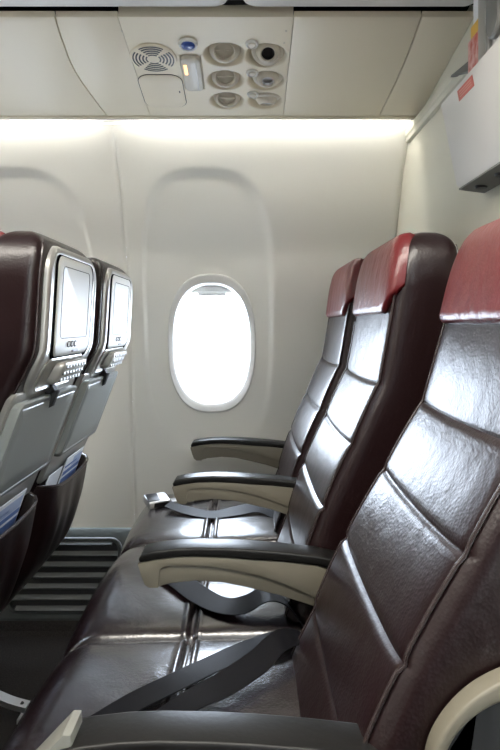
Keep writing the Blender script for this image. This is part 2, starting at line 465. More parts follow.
# call button
m_ = MB().lathe([(.0, -.002), (.013, -.003), (.0175, -.007), (.0195, -.0065), (.0205, -.002), (.021, 0)], T(CALL), 32, cap=False)
cb = m_.build('call_button', 'white', psu)
MB().lathe([(.0, -.0095), (.010, -.009), (.0145, -.0065), (.0150, -.003)], T(CALL), 32, cap=False).build('button_cap', 'blue', cb)
# lit sign lens
sg = MB().plate(.046, .136, .014, [(0, .003), (0, -.004), (.002, -.007), (.006, -.0085), (.030, -.0095)], lambda u, v, h: (SIGN[0]+u, SIGN[1]+v, h), 8).build('sign_lens', 'signlens', psu)
MB().box((SIGN[0]-.016, SIGN[1]-.046, -.0105), (SIGN[0]-.009, SIGN[1]-.008, -.0088), .0004).build('lit_symbol', 'amber', sg)
MB().box((SIGN[0]+.010, SIGN[1]-.055, -.0100), (SIGN[0]+.0125, SIGN[1]+.055, -.0088), .0004).build('lens_ridge', 'white', sg)
# access hatch: dark seam, then the lid
hp = lambda u, v, h: (HATCH[0]+u, HATCH[1]+v, h)
h_ = MB().plate(.107, .150, .030, [(0, .001), (0, -.0008), (.002, -.0008)], hp, 8).build('access_hatch', 'darkgap', psu)
MB().plate(.104, .147, .0285, [(0, .001), (0, -.0016), (.001, -.0022), (.04, -.0022)], hp, 8).build('hatch_lid', 'psu', h_)
MB().box((HATCH[0]+.040, HATCH[1]-.006, -.0028), (HATCH[0]+.043, HATCH[1]+.002, -.0020)).build('hatch_catch', 'black', h_)
# reading lights: swivelling ball in each well
for p, r in zip(WELLS, RW):
    tl = Matrix.Translation((p[0], p[1]-.002, .014)) @ Matrix.Rotation(math.radians(-22), 4, 'X')
    m_ = MB().lathe([(.0335, .004), (.034, -.004), (.030, -.010), (.024, -.013), (.022, -.011), (.0215, -.004), (.0, -.003)], tl, 32, cap=False)
    o = m_.build('reading_light', 'psu_dish', psu)
    mm = MB().lathe([(.0, -.0072), (.012, -.0068), (.019, -.0052), (.0205, -.004)], tl, 24, cap=False)
    mm.box((-.0010, -.020, -.0100), (.0010, .020, -.0060), 0, mtx=tl); mm.box((-.020, -.0010, -.0095), (.020, .0010, -.0060), 0, mtx=tl)
    mm.build('light_lens', 'psu_dish', o)
# air nozzles
for i, (p, r) in enumerate(zip(NOZ, RW)):
    tl = Matrix.Translation((p[0]+.004, p[1]-.004, .014)) @ Matrix.Rotation(math.radians([-30, -12, 16][i]), 4, 'X')
    m_ = MB().lathe([(.036, .006), (.0365, -.004), (.034, -.008), (.028, -.010), (.0265, -.009), (.025, -.016), (.021, -.021), (.0165, -.023), (.0145, -.021), (.013, -.012), (.0, -.012)], tl, 36, cap=False)
    o = m_.build('air_nozzle', 'psu_dish', psu)
    MB().lathe([(.0, -.0135), (.0130, -.0135), (.0142, -.0195), (.0125, -.0200), (.0110, -.0150), (.0105, -.0150)], tl, 24, cap=False).build('nozzle_core', 'black' if i == 0 else 'steel', o)
for p in SWT:
    m_ = MB().lathe([(.0, -.003), (.009, -.003), (.0115, -.0055), (.0135, -.0045), (.0145, 0)], T(p), 24, cap=False)
    o = m_.build('light_switch', 'white', psu)
    MB().lathe([(.0, -.0062), (.0065, -.0058), (.0085, -.0042), (.0086, -.002)], T(p), 24, cap=False).build('switch_cap', 'psu_dish', o)
for (x, y) in ((122, 31), (286, 31), (284, 43)):
    p = loc(x, y); MB().lathe([(0, -.0012), (.0016, -.0012), (.002, 0)], T(p), 12, cap=False).build('panel_screw', 'psu_dish', psu)

# overhead bins: rounded lower edge just enters the picture at the top
BG = 'overhead luggage bins'
def bin_(x0, x1, label):
    t = thing('overhead_bin', label, 'luggage bin', ((x0+x1)/2, YN-.030-.21, 1.613), BG)
    hw = (x1-x0)/2
    def fn(u, v, h): return (u, v+.0, h)
    m_ = MB()
    # underside with generously rounded rim
    m_.plate(2*hw, .42, .035, [(0, .10), (0, .030), (.003, .018), (.010, .007), (.020, .001), (.03, 0), (.12, 0)], fn, 10, back=True)
    m_.build('bin_underside', 'box', t)
    m_ = MB(); m_.prism([(-.19, .031), (-.235, .05), (-.27, .20), (-.22, .38), (-.12, .445), (-.12, .10), (-.12, .031)], -hw+.004, hw-.004, 'x', .006)
    d = m_.build('bin_door', 'white', t)
    MB().box((-.06, -.262, .045), (.06, -.230, .075), .006).build('latch', 'box', d)
    MB().box((-hw+.002, -.118, .105), (hw-.002, .20, .445), .004).build('bin_body', 'white', t)
bin_(-1.10, -.034, 'left overhead luggage bin, lower edge only, above the blank ceiling panels')
bin_(-.022, .445, 'right overhead luggage bin, lower edge only, running to the magazine rack')
bxs = [(-2.2, -1.11)]

# ------------------------------------------------------------------ bulkhead fittings
rail = MB().prism([(XB-.001, 1.515), (XB-.010, 1.517), (XB-.012, 1.526), (XB-.007, 1.530), (XB-.012, 1.535), (XB-.014, 1.550), (XB-.008, 1.556), (XB-.001, 1.556)], .55, 1.70, 'y')
struct(rail.build('trim_13', 'bulk', ang=20))
struct(MB().prism([(1.178, 1.500), (1.296, 1.535), (1.290, 1.5375), (1.178, 1.522)], XB-.020, XB-.0005, 'x', .002).build('trim_14', 'boxdark'))
bx = thing('stowage_box', 'white bulkhead box with red sticker and dark underside, above the red headrests', 'wall box', (XB, .86, 1.262))
m_ = MB()
z0 = 0.
sec = [(-.001, .165), (-.081, .165), (-.086, .160), (-.056, .006), (-.052, .000), (-.001, -.006)]
body = m_.prism(sec, -.36, .294, 'y', .004).build('box_body', 'box', bx)
MB().prism([(-.003, -.0065), (-.052, -.0005), (-.052, -.0035), (-.003, -.0095)], -.355, .289, 'y').build('box_underside', 'boxdark', bx, smooth=False)
for yy in (.245, .155, .065):
    MB().lathe([(0, -.0098), (.010, -.0098), (.0115, -.0075), (.0115, -.003)], Matrix.Translation((-.026, yy, -.0005)), 20, cap=False).build('vent_hole', 'black', bx)
# sticker on the sloping face
fx = lambda z: -.086+(.160-z)/(.160-.006)*.030
st = MB(); zt = .152; zb = .134
st.add([(fx(zt)-.0006, .132, zt), (fx(zt)-.0006, .203, zt), (fx(zb)-.0006, .203, zb), (fx(zb)-.0006, .132, zb), (fx(zt), .132, zt), (fx(zt), .203, zt), (fx(zb), .203, zb), (fx(zb), .132, zb)],
       [(0, 1, 2, 3), (7, 6, 5, 4), (0, 4, 5, 1), (1, 5, 6, 2), (2, 6, 7, 3), (3, 7, 4, 0)])
so = st.build('sticker', 'sticker', bx, smooth=False)
m_ = MB()
for za in (.148, .144, .140):
    m_.add([(fx(za)-.0009, .140, za), (fx(za)-.0009, .195, za), (fx(za-.002)-.0009, .195, za-.002), (fx(za-.002)-.0009, .140, za-.002)], [(0, 1, 2, 3)])
m_.build('sticker_lines', 'stickerink', so, smooth=False)

rk = thing('magazine_rack', 'pale grey magazine rack with dark oval latch on the bulkhead, above the white box', 'rack', (XB, .95, 1.45))
MB().box((-.012, -.30, .0), (-.001, .165, .158), .003).build('back_panel', 'box', rk)
MB().box((-.058, -.30, -.010), (-.012, .160, .0), .002).build('rack_shelf', 'box', rk)
for (y0, y1) in ((.036, .068), (.022, .030)):
    MB().box((-.066, y0, -.010), (-.052, y1, .158), .003).build('post', 'shell', rk)
MB().box((-.062, -.30, -.010), (-.050, .018, .158), .003).build('front_panel', 'box', rk)
MB().plate(.05, .085, .024, [(0, 0), (0, .006), (.004, .010), (.022, .011)], lambda u, v, h: (-.062-h, -.005+u, .045+v), 8).build('latch', 'boxdark', rk)
def magazine(x, y0, y1, z0, z1, cover, label):
    t = thing('magazine', label, 'magazine', (x, (y0+y1)/2, z0), 'magazines in the bulkhead rack')
    hy = (y1-y0)/2
    MB().box((-.0008, -hy, 0), (.004, hy, z1-z0)).build('pages', 'paper', t, smooth=False)
    MB().box((-.0018, -hy-.0005, -.0003), (-.0008, hy+.0005, z1-z0+.0005)).build('cover', cover, t, smooth=False)
magazine(XB-.048, .95+.0, .95+.156, 1.452, 1.519, 'magred', 'magazine with red patterned cover standing in the bulkhead rack, in front of the yellow one')
magazine(XB-.042, .95+.0, .95+.158, 1.452, 1.548, 'yellow', 'magazine with yellow cover standing behind the red one in the bulkhead rack')
magazine(XB-.036, .95+.0, .95+.162, 1.452, 1.604, 'paper', 'tall white magazine standing at the back of the bulkhead rack')

# ------------------------------------------------------------------ grille low on the wall
def dpt(X, v, h):
    """point on the sloping dado: v = 0 at the bottom, 1 at the top, h out of the panel"""
    y = 1.952+(2.024-1.952)*v; z = .045+.255*v
    return (X, y-h*.962, z+h*.272)
gr = thing('air_return_grille', 'dark grey slatted air grille low on the wall between the seat rows', 'vent grille', (-.61, 1.95, .04))
gr_inv = Vector((-.61, 1.95, .04))
def gl(p): return tuple(Vector(p)-gr_inv)
gw, gh = .37, .255
fr = MB()
prof = [(0, .0), (0, .006), (.003, .009), (.012, .009), (.014, .006), (.014, .0)]
loops = []
for ins, hh in prof: loops.append([gl(dpt(-.612+u, .5+v/.265, hh)) for u, v in rrect(gw-2*ins, .235-2*ins, .04-ins, 8)])
m = len(loops[0]); fs = [(i*m+k, i*m+(k+1) % m, (i+1)*m+(k+1) % m, (i+1)*m+k) for i in range(len(loops)-1) for k in range(m)]
fr.add([p for L in loops for p in L], fs); fr.build('grille_frame', 'grille', gr)
MB().plate(gw-.026, .21, .03, [(0, .001), (.05, .001)], lambda u, v, h: gl(dpt(-.612+u, .5+v/.265, h)), 8).build('grille_backing', 'black', gr, smooth=False)
m_ = MB()
for i in range(7):
    v = .12+.76*i/6
    ends = .02 if i in (0, 6) else 0
    x0, x1 = -.612-gw/2+.014+ends, -.612+gw/2-.014-ends
    a = [gl(dpt(x, v+dv, h)) for x in (x0, x1) for (dv, h) in ((-.040, .012), (.010, .002), (.030, .003), (-.022, .015))]
    m_.add(a, [(0, 1, 2, 3), (7, 6, 5, 4), (0, 4, 5, 1), (1, 5, 6, 2), (2, 6, 7, 3), (3, 7, 4, 0)])
m_.build('slats', 'grille', gr, smooth=False)

# ------------------------------------------------------------------ the seat
Xf = smooth_interp([(.30, .035), (.40, .045), (.5, .065), (.57, .090), (.68, .124), (.79, .172), (.90, .220), (1.03, .243), (1.11, .254), (1.18, .27)])
Xr = smooth_interp([(.30, .11), (.39, .135), (.60, .200), (.68, .235), (.86, .303), (.95, .350), (1.12, .360), (1.18, .358)])
BZ0, BZ1 = .385, 1.172
SEAMS = [.570, .681, .791, .899]
BW = .188
def unit(n=6.5, cnt=104, asp=.33):
    t = np.linspace(0, 2*PI, 4001)[:-1]
    c, s = np.cos(t), np.sin(t)
    x = np.sign(c)*np.abs(c)**(2/n)*asp; y = np.sign(s)*np.abs(s)**(2/n)
    d = np.hypot(np.diff(np.append(x, x[0])), np.diff(np.append(y, y[0]))); cum = np.concatenate([[0], np.cumsum(d)])[:-1]
    q = np.linspace(0, d.sum(), cnt+1)[:-1]
    cc = np.append(cum, d.sum())
    xi = np.interp(q, cc, np.append(x, x[0])); yi = np.interp(q, cc, np.append(y, y[0]))
    return [(xi[i]/asp, yi[i]) for i in range(cnt)]
UR = unit(9, 112)
def ring(z):
    """front x, rear x and half width of the backrest at height z"""
    a, b, w = Xf(z), Xr(z), BW
    r = .038
    if z > BZ1-r:
        t = (z-(BZ1-r))/r; q = 1-math.sqrt(max(0, 1-t*t)); a += .040*q; b -= .040*q
    rc = .105
    if z > BZ1-rc:
        t = (z-(BZ1-rc))/rc; w -= .075*(1-max(0, 1-t**2.3)**(1/2.3))
    if z < BZ0+.03:
        t = (BZ0+.03-z)/.03; q = 1-math.sqrt(max(0, 1-t*t)); a += .03*q; b -= .03*q; w -= .01*q
    return a, b, w
def pad_puff(y, z, w):
    """outward bulge of the front: puffed panels between seams, a groove at each seam and along the side piping"""
    yy = abs(y)/w
    side = sstep((.950-yy)/.06)
    p = 0.
    S = [BZ0]+SEAMS+[BZ1+.05]
    zz = z + (.005*(1-yy*yy) - .003)*sstep((z-.42)/.08)*sstep((1.02-z)/.08)
    for i in range(len(S)-1):
        if S[i] <= zz < S[i+1]:
            L = S[i+1]-S[i]; t = (zz-S[i])/L
            amp = [.006, .009, .008, .007, .005][i]
            e = min(1, (zz-S[i])/.015, (S[i+1]-zz)/.010)
            p = amp*math.sqrt(max(0, 1-(1-e)**2))*(.75+.25*math.sin(PI*t))
    return p*side
def S(z, k):
    a, b, w = ring(z); cx, hx = (a+b)/2, (b-a)/2
    u, v = UR[k]
    x = cx+hx*u; y = w*v
    if u < -.2:
        f = sstep((-.2-u)/.6)
        x -= f*pad_puff(y, z, w)
    return (x, y, z)
def zlist(z0, z1, n, top=True):
    out = list(np.linspace(z0, z1-.03, n))
    out += [z1-.03*(1-math.sin(PI/2*t)) for t in np.linspace(0, 1, 14)[1:]] if top else []
    return out
def make_back_mesh():
    zs = [BZ0+.03*(1-math.cos(PI/2*t)) for t in np.linspace(0, 1, 8)][:-1]+zlist(BZ0+.03, BZ1-.0005, 340)
    n = len(UR); vs = []
    for z in zs:
        bl = sstep((z-.42)/.08)*sstep((1.02-z)/.08)
        for k in range(n):
            f = sstep((-.2-UR[k][0])/.5)
            vs.append(S(z - bl*f*(.005*(1-abs(UR[k][1])**2)-.003), k))
    fs = [(i*n+k, i*n+(k+1) % n, (i+1)*n+(k+1) % n, (i+1)*n+k) for i in range(len(zs)-1) for k in range(n)]
    fs.append(tuple(range(n))[::-1]); fs.append(tuple((len(zs)-1)*n+k for k in range(n)))
    m_ = MB().add(vs, fs)
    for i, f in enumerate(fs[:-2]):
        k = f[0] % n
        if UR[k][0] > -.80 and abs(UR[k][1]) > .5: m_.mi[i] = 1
    return m_
HZ = 1.022
def make_headrest_mesh():
    """red padded cover over the front and top of the backrest"""
    cols = [k for k in range(len(UR)) if UR[k][0] < -.80]
    cols.sort(key=lambda k: math.atan2(UR[k][1], -UR[k][0]))
    zs = zlist(HZ, BZ1-.009, 54); n = len(cols)
    outer = []; inner = []
    ZT_ = zs[-1]
    for i, z0_ in enumerate(zs):
        for j, k in enumerate(cols):
            yn = abs(UR[k][1])
            zl = HZ + .050*max(0, min(1, (yn-.76)/.23))**1.2 if UR[k][1] < 0 else HZ + .026*max(0, (yn-.84)/.16)**1.3
            z = zl + (z0_-HZ)*(ZT_-zl)/(ZT_-HZ)
            p = Vector(S(z, k))
            nrm = Vector((UR[k][0]*abs(UR[k][0])**3, UR[k][1]*abs(UR[k][1])**8, 0)).normalized()
            tz = sstep((z-(BZ1-.045))/.045)
            nrm = (nrm*(1-.5*tz) + Vector((0, 0, .8))*tz).normalized()
            edge = min(1, max(0, z-zl)/.016, max(0, ZT_-z)/.010, j/4.0, (n-1-j)/4.0)
            th = .0015+.011*math.sqrt(max(0, 1-(1-edge)**2))
            outer.append(p+nrm*th); inner.append(p-nrm*.004)
    m = len(zs); N = len(outer); vs = outer+inner; fs = []
    for i in range(m-1):
        for j in range(n-1):
            a = i*n+j; fs.append((a, a+1, a+n+1, a+n)); fs.append((N+a, N+a+n, N+a+n+1, N+a+1))
    for j in range(n-1): fs.append((j, N+j, N+j+1, j+1)); a = (m-1)*n+j; fs.append((a, a+1, N+a+1, N+a))
    for i in range(m-1):
        a = i*n; fs.append((a, a+n, N+a+n, N+a)); a = i*n+n-1; fs.append((a, N+a, N+a+n, a+n))
    return MB().add(vs, fs)
def make_cushion_mesh():
    """seat cushion: rounded front, crowned top with one cross seam"""
    nx_, n = 120, 92
    CX0, CX1, CW = -.325, .115, .213
    vs = []
    def sec(x):
        t = (x-CX0)/(CX1-CX0)
        zt = .478+.012*t; zb = .345
        r = .075
        if x < CX0+r:
            q = (CX0+r-x)/r; zt -= (.070)*(1-math.sqrt(max(0, 1-q*q))); zb += .055*(1-math.sqrt(max(0, 1-q*q)))
        if x > CX1-.03:
            q = (x-CX1+.03)/.03; zt -= .03*(1-math.sqrt(max(0, 1-q*q)))
        return zt, zb
    xs = [CX0+.075*(1-math.cos(PI/2*t)) for t in np.linspace(0, 1, 24)][:-1]+list(np.linspace(CX0+.075, CX1, nx_))
    U = unit(11, n, .33)
    for x in xs:
        zt, zb = sec(x); cz, hz = (zt+zb)/2, (zt-zb)/2
        wq = CW
        if x < CX0+.05: q = (CX0+.05-x)/.05; wq -= .03*(1-math.sqrt(max(0, 1-q*q)))
        for (u, v) in U:
            y = v*wq; z = cz+u*hz
            if u > .4:
                f = sstep((u-.4)/.5); yy = abs(v)
                z += f*(.017*(1-yy**2.2) - .006*math.exp(-((x+.098)/.006)**2) + .003*math.exp(-((x+.110)/.004)**2)+.003*math.exp(-((x+.086)/.004)**2))
            vs.append((x, y, z))
    m = len(xs)
    fs = [(i*n+k, i*n+(k+1) % n, (i+1)*n+(k+1) % n, (i+1)*n+k) for i in range(m-1) for k in range(n)]
    fs.append(tuple(range(n))[::-1]); fs.append(tuple((m-1)*n+k for k in range(n)))
    return MB().add(vs, fs)

HINGE = Vector((.07, 0, .48))
def hinged(o, th):
    o.location = HINGE; o.rotation_euler = (0, th, 0)
    return o
def to_hinge(mb): mb.v = [(v[0]-HINGE.x, v[1]-HINGE.y, v[2]-HINGE.z) for v in mb.v]; return mb
MESH = {}
def shared(key, mk, name, m, parent, ang=60):
    if key not in MESH:
        o = mk().build(name, m, parent, ang=ang); MESH[key] = o.data; return o
    o = bpy.data.objects.new(name, MESH[key]); C.objects.link(o); o.parent = parent; return o

SG_R = 'row of seats seen from the front, before the bulkhead'
SG_L = 'row of seats seen from behind, with screens'
def base_parts(t):
    MB().box((-.27, -.20, .305), (.12, .20, .352), .012).build('seat_pan', 'blackfab', t)
    MB().tube([(-.20, -.145, .31), (-.205, -.145, .16), (-.215, -.145, .02)], [.014, .013, .014], 12).box((-.25, -.165, .0), (-.18, -.125, .022), .004).build('leg', 'steel', t)
    m_ = MB(); pth = catmull([(.0, -.145, .315), (.02, -.145, .17), (.055, -.145, .095), (.11, -.145, .062), (.165, -.145, .045)], 5)
    for p, q in zip(pth[:-1], pth[1:]):
        pass
    sec = [(-.008, -.016), (.008, -.016), (.008, .016), (-.008, .016)]
    m_.ribbon([tuple(p) for p in pth], .030, .013, side=[(0, 1, 0)]*len(pth), sub=1)
    m_.box((.145, -.165, .0), (.205, -.125, .026), .004)
    lg = m_.build('leg', 'steel', t, ang=40)
    m2 = MB()
    for xx in (.150, .172): m2.lathe([(.0, .012), (.006, .012), (.008, .008), (.008, 0)], Matrix.Translation((xx, -.145, .044 if xx < .16 else .030)), 12)
    m2.build('bolt', 'black', lg)

def arm_profile():
    top = [(-.176, .618), (-.170, .627), (-.15, .6315), (-.115, .6355), (-.08, .637), (-.03, .636), (.01, .634), (.06, .630), (.114, .624), (.20, .606)]
    bot = [(.20, .590), (.114, .608), (.06, .614), (.01, .617), (-.03, .6205), (-.08, .6225), (-.115, .6215), (-.15, .617), (-.174, .6125)]
    return top+bot
def arm_body(nose=False):
    low = [(.20, .515), (.13, .532), (.09, .546), (.0555, .557), (.01, .568), (-.036, .578), (-.082, .5815), (-.125, .577), (-.145, .571), (-.158, .571), (-.166, .577), (-.172, .592), (-.177, .610)]
    top = [(-.174, .613), (-.15, .6175), (-.115, .622), (-.08, .623), (-.03, .621), (.01, .6175), (.06, .6145), (.114, .6085), (.20, .5905)]
    if nose: low[-4:] = [(-.170, .560), (-.205, .572), (-.212, .588), (-.206, .600)]; top[0:1] = [(-.168, .640), (-.160, .640), (-.158, .616)]
    return low+top
def armrest(t, y, nose=False, dz=0, dx=-.006):
    a = MB().prism(arm_body(nose), y-.0195, y+.0195, 'y', .003)
    # raised rim around the inset side panel
    g_out = [(-.177, .610), (-.172, .592), (-.166, .577), (-.158, .571), (-.143, .571), (-.142, .598), (-.138, .604), (-.128, .6075), (-.10, .608), (-.06, .606), (-.02, .600), (.02, .591), (.06, .578), (.10, .561), (.13, .546), (.155, .545), (.16, .590),
             (.114, .608), (.06, .614), (.01, .617), (-.03, .6205), (-.08, .6225), (-.115, .6215), (-.15, .617), (-.174, .6125)]
    a.prism(g_out, y-.0225, y+.0225, 'y', .0012)
    a.v = [(v[0]+dx, v[1], v[2]+dz) for v in a.v]
    o = a.build('armrest', 'nose' if nose else 'beige', t, ang=40)
    p_ = MB().prism(arm_profile(), y-.0245, y+.0245, 'y', .0055, 3); p_.v = [(v[0]+dx, v[1], v[2]+dz) for v in p_.v]
    p_.build('arm_pad', 'pad', o, ang=50)
    if nose: o['label'] = 'beige armrest with protruding front end, paled as if lit from the aisle'
    return o

def make_rear(t, th):
    """what the back of a seat carries: shell, monitor, handset, tray table, latch, pocket"""
    R_ = lambda zc, yc=0.: (lambda u, v, h: (Xr(zc+v)+h, yc+u, zc+v))
    inf = .2
    sh = to_hinge(MB().plate(.325, .285, .060, [(0, -.010), (0, .003), (.003, .0075), (.008, .0100), (.013, .0100), (.018, .0080), (.022, .0075), (.05, .0075), (.08, .0075), (.11, .0075), (.14, .0075)], R_(1.005, .010), 10)).build('seat_shell', 'shell', t, ang=50)
    hinged(sh, th)
    mo = to_hinge(MB().plate(.238, .190, .026, [(0, .003), (0, .0092), (.003, .0104), (.008, .0108), (.024, .0108, .006), (.026, .0106, .008)], R_(1.035, .012), 8)).build('monitor', ['bezel'], t, ang=35)
    hinged(mo, th)
    to_hinge(MB().plate(.258, .210, .034, [(0, .003), (0, .0090), (.010, .0090), (.010, .003)], R_(1.035, .012), 8)).build('monitor_seal', 'seal', mo)
    to_hinge(MB().plate(.186, .138, .012, [(0, .0113), (.001, .0113), (.0015, .0045), (.0016, .0045)], R_(1.043, .012), 4)).build('screen_well', 'seal', mo, smooth=False)
    to_hinge(MB().plate(.182, .134, .006, [(0, .004), (0, .0065), (.010, .0065), (.064, .0065)], R_(1.043, .012), 4)).build('screen', 'screen', mo)
    # the three little marks below the glass
    m_ = MB()
    for yy in (-.022, 0, .022):
        pth = []
        for k in range(13):
            a = math.radians(50+260*k/12); v = .962+.0055*math.sin(a); pth.append((Xr(v)+.0114, yy-.0075*math.cos(a)*-1, v))
        m_.tube(pth, .0011, 6)
    to_hinge(m_).build('button_marks', 'black', mo)
    to_hinge(MB().box((Xr(.947)+.0095, .01, .9455), (Xr(.947)+.0122, .05, .9490), .001)).build('release_catch', 'black', mo)
    # handset cradle and handset
    cr = to_hinge(MB().plate(.235, .064, .022, [(0, .002), (0, .0095), (.003, .0118), (.006, .0105), (.009, .0085), (.030, .0085)], R_(.905), 8)).build('handset_cradle', 'shell', t, ang=40)
    hinged(cr, th)
    hs = to_hinge(MB().plate(.165, .044, .014, [(0, .010), (0, .022), (.003, .027), (.008, .029), (.021, .029)], lambda u, v, h: (Xr(.906+v)+h, .025+u, .906+v), 6)).build('handset', 'remote', cr, ang=40)
    m_ = MB()
    for i in range(7):
        for j in range(3):
            yy = -.035+i*.020; zz = .892+j*.013
            m_.box((Xr(zz)+.027, yy-.0065, zz-.0035), (Xr(zz)+.0315, yy+.0065, zz+.0035), .001)
    to_hinge(m_).build('handset_keys', 'tray', cr)
    # lower shell, tray table and its latch
    lo = to_hinge(MB().plate(.362, .270, .012, [(0, -.008), (0, .002), (.003, .005), (.03, .005), (.08, .005), (.13, .005)], R_(.745), 8)).build('lower_shell', 'shell', t, ang=40)
    hinged(lo, th)
    tt = to_hinge(MB().plate(.340, .188, .014, [(0, .004), (0, .018), (.003, .022), (.010, .023), (.012, .0215), (.014, .023), (.04, .023), (.07, .023), (.092, .023)], R_(.768), 8)).build('tray_table', 'tray', t, ang=40)
    hinged(tt, th)
    lt = MB()
    lt.lathe([(.0, .020), (.010, .020), (.012, .017), (.012, 0)], Matrix.Translation((Xr(.866)+.006, -.01, .866)) @ Matrix.Rotation(math.radians(62), 4, 'Y'), 16)
    lt.prism([(Xr(.872)+.016, .872), (Xr(.872)+.030, .868), (Xr(.835)+.034, .838), (Xr(.835)+.026, .834)], -.019, -.003, 'y', .003)
    hinged(to_hinge(lt).build('tray_latch', 'blackfab', t), th)
    # literature pocket: a puffed leather pouch, open at the top
    nzp, nyp = 44, 60; vo = []; vi = []
    xb = smooth_interp([(.22, .02), (.28, .06), (.39, .125), (.50, .165), (.60, .195), (.7, .21)])
    for j in range(nzp+1):
        t_ = j/nzp
        for i in range(nyp+1):
            y = -.192+.384*i/nyp; yy = abs(y)/.192
            ztop = .607-.022*(1-yy**2.2)
            z = .255+(ztop-.255)*t_
            bul = .058*(1-yy**9)*(math.sin(PI*min(1, .16+t_*.62)))
            bul += (.003*math.sin(i*.43+2.2*t_)+.003*math.sin(i*.19-3*t_+1))*math.sin(PI*t_)*(1-yy**3)+.006*t_**8
            x = xb(z)+.004+bul
            vo.append((x, y, z)); vi.append((x-.005, y, z))
    n = nyp+1; N = len(vo); fs = []
    for j in range(nzp):
        for i in range(nyp):
            a = j*n+i; fs.append((a, a+1, a+n+1, a+n)); fs.append((N+a, N+a+n, N+a+n+1, N+a+1))
    rim = [j for j in range(n)]+[j*n+nyp for j in range(1, nzp+1)]+[nzp*n+i for i in range(nyp-1, -1, -1)]+[j*n for j in range(nzp-1, 0, -1)]
    for a, b in zip(rim, rim[1:]+rim[:1]): fs.append((a, N+a, N+b, b))
    pk = MB().add(vo+vi, fs)
    po = pk.build('literature_pocket', 'leather', t, ang=60)
    top = [vo[nzp*n+i] for i in range(0, n, 3)]
    MB().tube([(p[0]-.0025, p[1], p[2]) for p in top], .0042, 8).build('pocket_piping', 'piping', po)

def make_seat(label, x, y, th, group, rear):
    t = thing('aircraft_seat', label, 'seat', (x, y, 0), group)
    base_parts(t)
    shared('cushion', make_cushion_mesh, 'seat_cushion', 'cushion', t)
    hinged(shared('back', lambda: to_hinge(make_back_mesh()), 'backrest', ['leather', 'side'], t), th)
    back = [c for c in t.children if c.name.startswith('backrest')][0]
    for ui, vi in ((-.95, -.95), (-.95, .95), (.95, -.95), (.95, .95)):
        k = min(range(len(UR)), key=lambda i: (UR[i][0]-ui)**2+(UR[i][1]-vi)**2)
        def mk(k=k):
            m_ = MB(); pts = []
            for z in np.linspace(.46, 1.145, 90):
                p = Vector(S(z, k)); c = Vector(((Xf(z)+Xr(z))/2, 0, z)); pts.append(p+(p-c).normalized()*.001)
            return to_hinge(m_.tube(pts, .0028, 8))
        shared('piping%d' % k, mk, 'edge_piping', 'piping', back)
    hr = hinged(shared('head', lambda: to_hinge(make_headrest_mesh()), 'headrest', 'red', t), th)
    hr['label'] = 'red leather headrest cover'
    if rear: make_rear(t, th)
    return t

YS = (1.645, 1.215, .742)
R1 = make_seat('dark brown leather seat with red headrest beside the window, facing the rows of screens', 0, YS[0], 0, SG_R, False)
R2 = make_seat('dark brown leather middle seat with red headrest, between two front-facing seats', 0, YS[1], .012, SG_R, False)
R3 = make_seat('dark brown leather aisle seat with red headrest, largest and nearest of its row', 0, YS[2], .105, SG_R, False)
for ch in R3.children:
    if ch.name.startswith('seat_cushion'): ch.location.y = .043
PITCH = -.722
L1 = make_seat('brown leather seat with screen in its back, closest to the window wall', PITCH, YS[0], 0, SG_L, True)
L2 = copy_tree(L1); L2.location = (PITCH, YS[1], 0)
L2['label'] = 'brown leather seat with screen and handset in its back, larger, second from the window wall'
L3 = copy_tree(L1); L3.location = (PITCH, YS[2], 0)
L3['label'] = 'brown leather seat back of which only a sliver shows at the left frame edge'
for ch in L3.children:
    if ch.location.length > .1: ch.rotation_euler = (0, -.05, 0)

AY = (1.862, 1.432, 1.000, .575)
armrest(R1, AY[0]-YS[0], dz=.013); armrest(R2, AY[1]-YS[1], dz=.008); armrest(R3, AY[2]-YS[2]); armrest(R3, AY[3]-YS[2], True, -.020)
# aisle-side hinge shroud of the aisle seat: a curved beige band
m_ = MB(); yb0, yb1 = .528-YS[2], .551-YS[2]
out = catmull([(.158, .0, .585), (.160, .0, .622), (.172, .0, .650), (.195, .0, .676), (.225, .0, .694), (.262, .0, .704), (.305, .0, .703), (.335, .0, .690)], 5)
inn = catmull([(.170, .0, .585), (.171, .0, .620), (.181, .0, .644), (.201, .0, .664), (.227, .0, .677), (.262, .0, .685), (.300, .0, .683), (.322, .0, .672)], 5)
m_.prism([(p.x, p.z) for p in out]+[(p.x, p.z) for p in inn[::-1]], yb0, yb1, 'y', .004, 3)
m_.v = [(v[0], v[1], v[2]-.008) for v in m_.v]
m_.build('hinge_shroud', 'beige', R3, ang=40)
MB().prism([(.10, .50), (.178, .50), (.176, .64), (.204, .66), (.262, .67), (.32, .66), (.30, .50)], yb0+.012, yb1+.002, 'y', .003).build('side_panel', 'blackfab', R3)

# ------------------------------------------------------------------ seat belts (lying on the cushions, anchored in the seat)
def belt(t, paths, wid=.046):
    m_ = MB()
    for (pts, side) in paths:
        m_.ribbon([(p[0], p[1]-t.location.y, p[2]) for p in pts], wid, .002, side=side)
    return m_.build('seat_belt', 'web', t, ang=50)
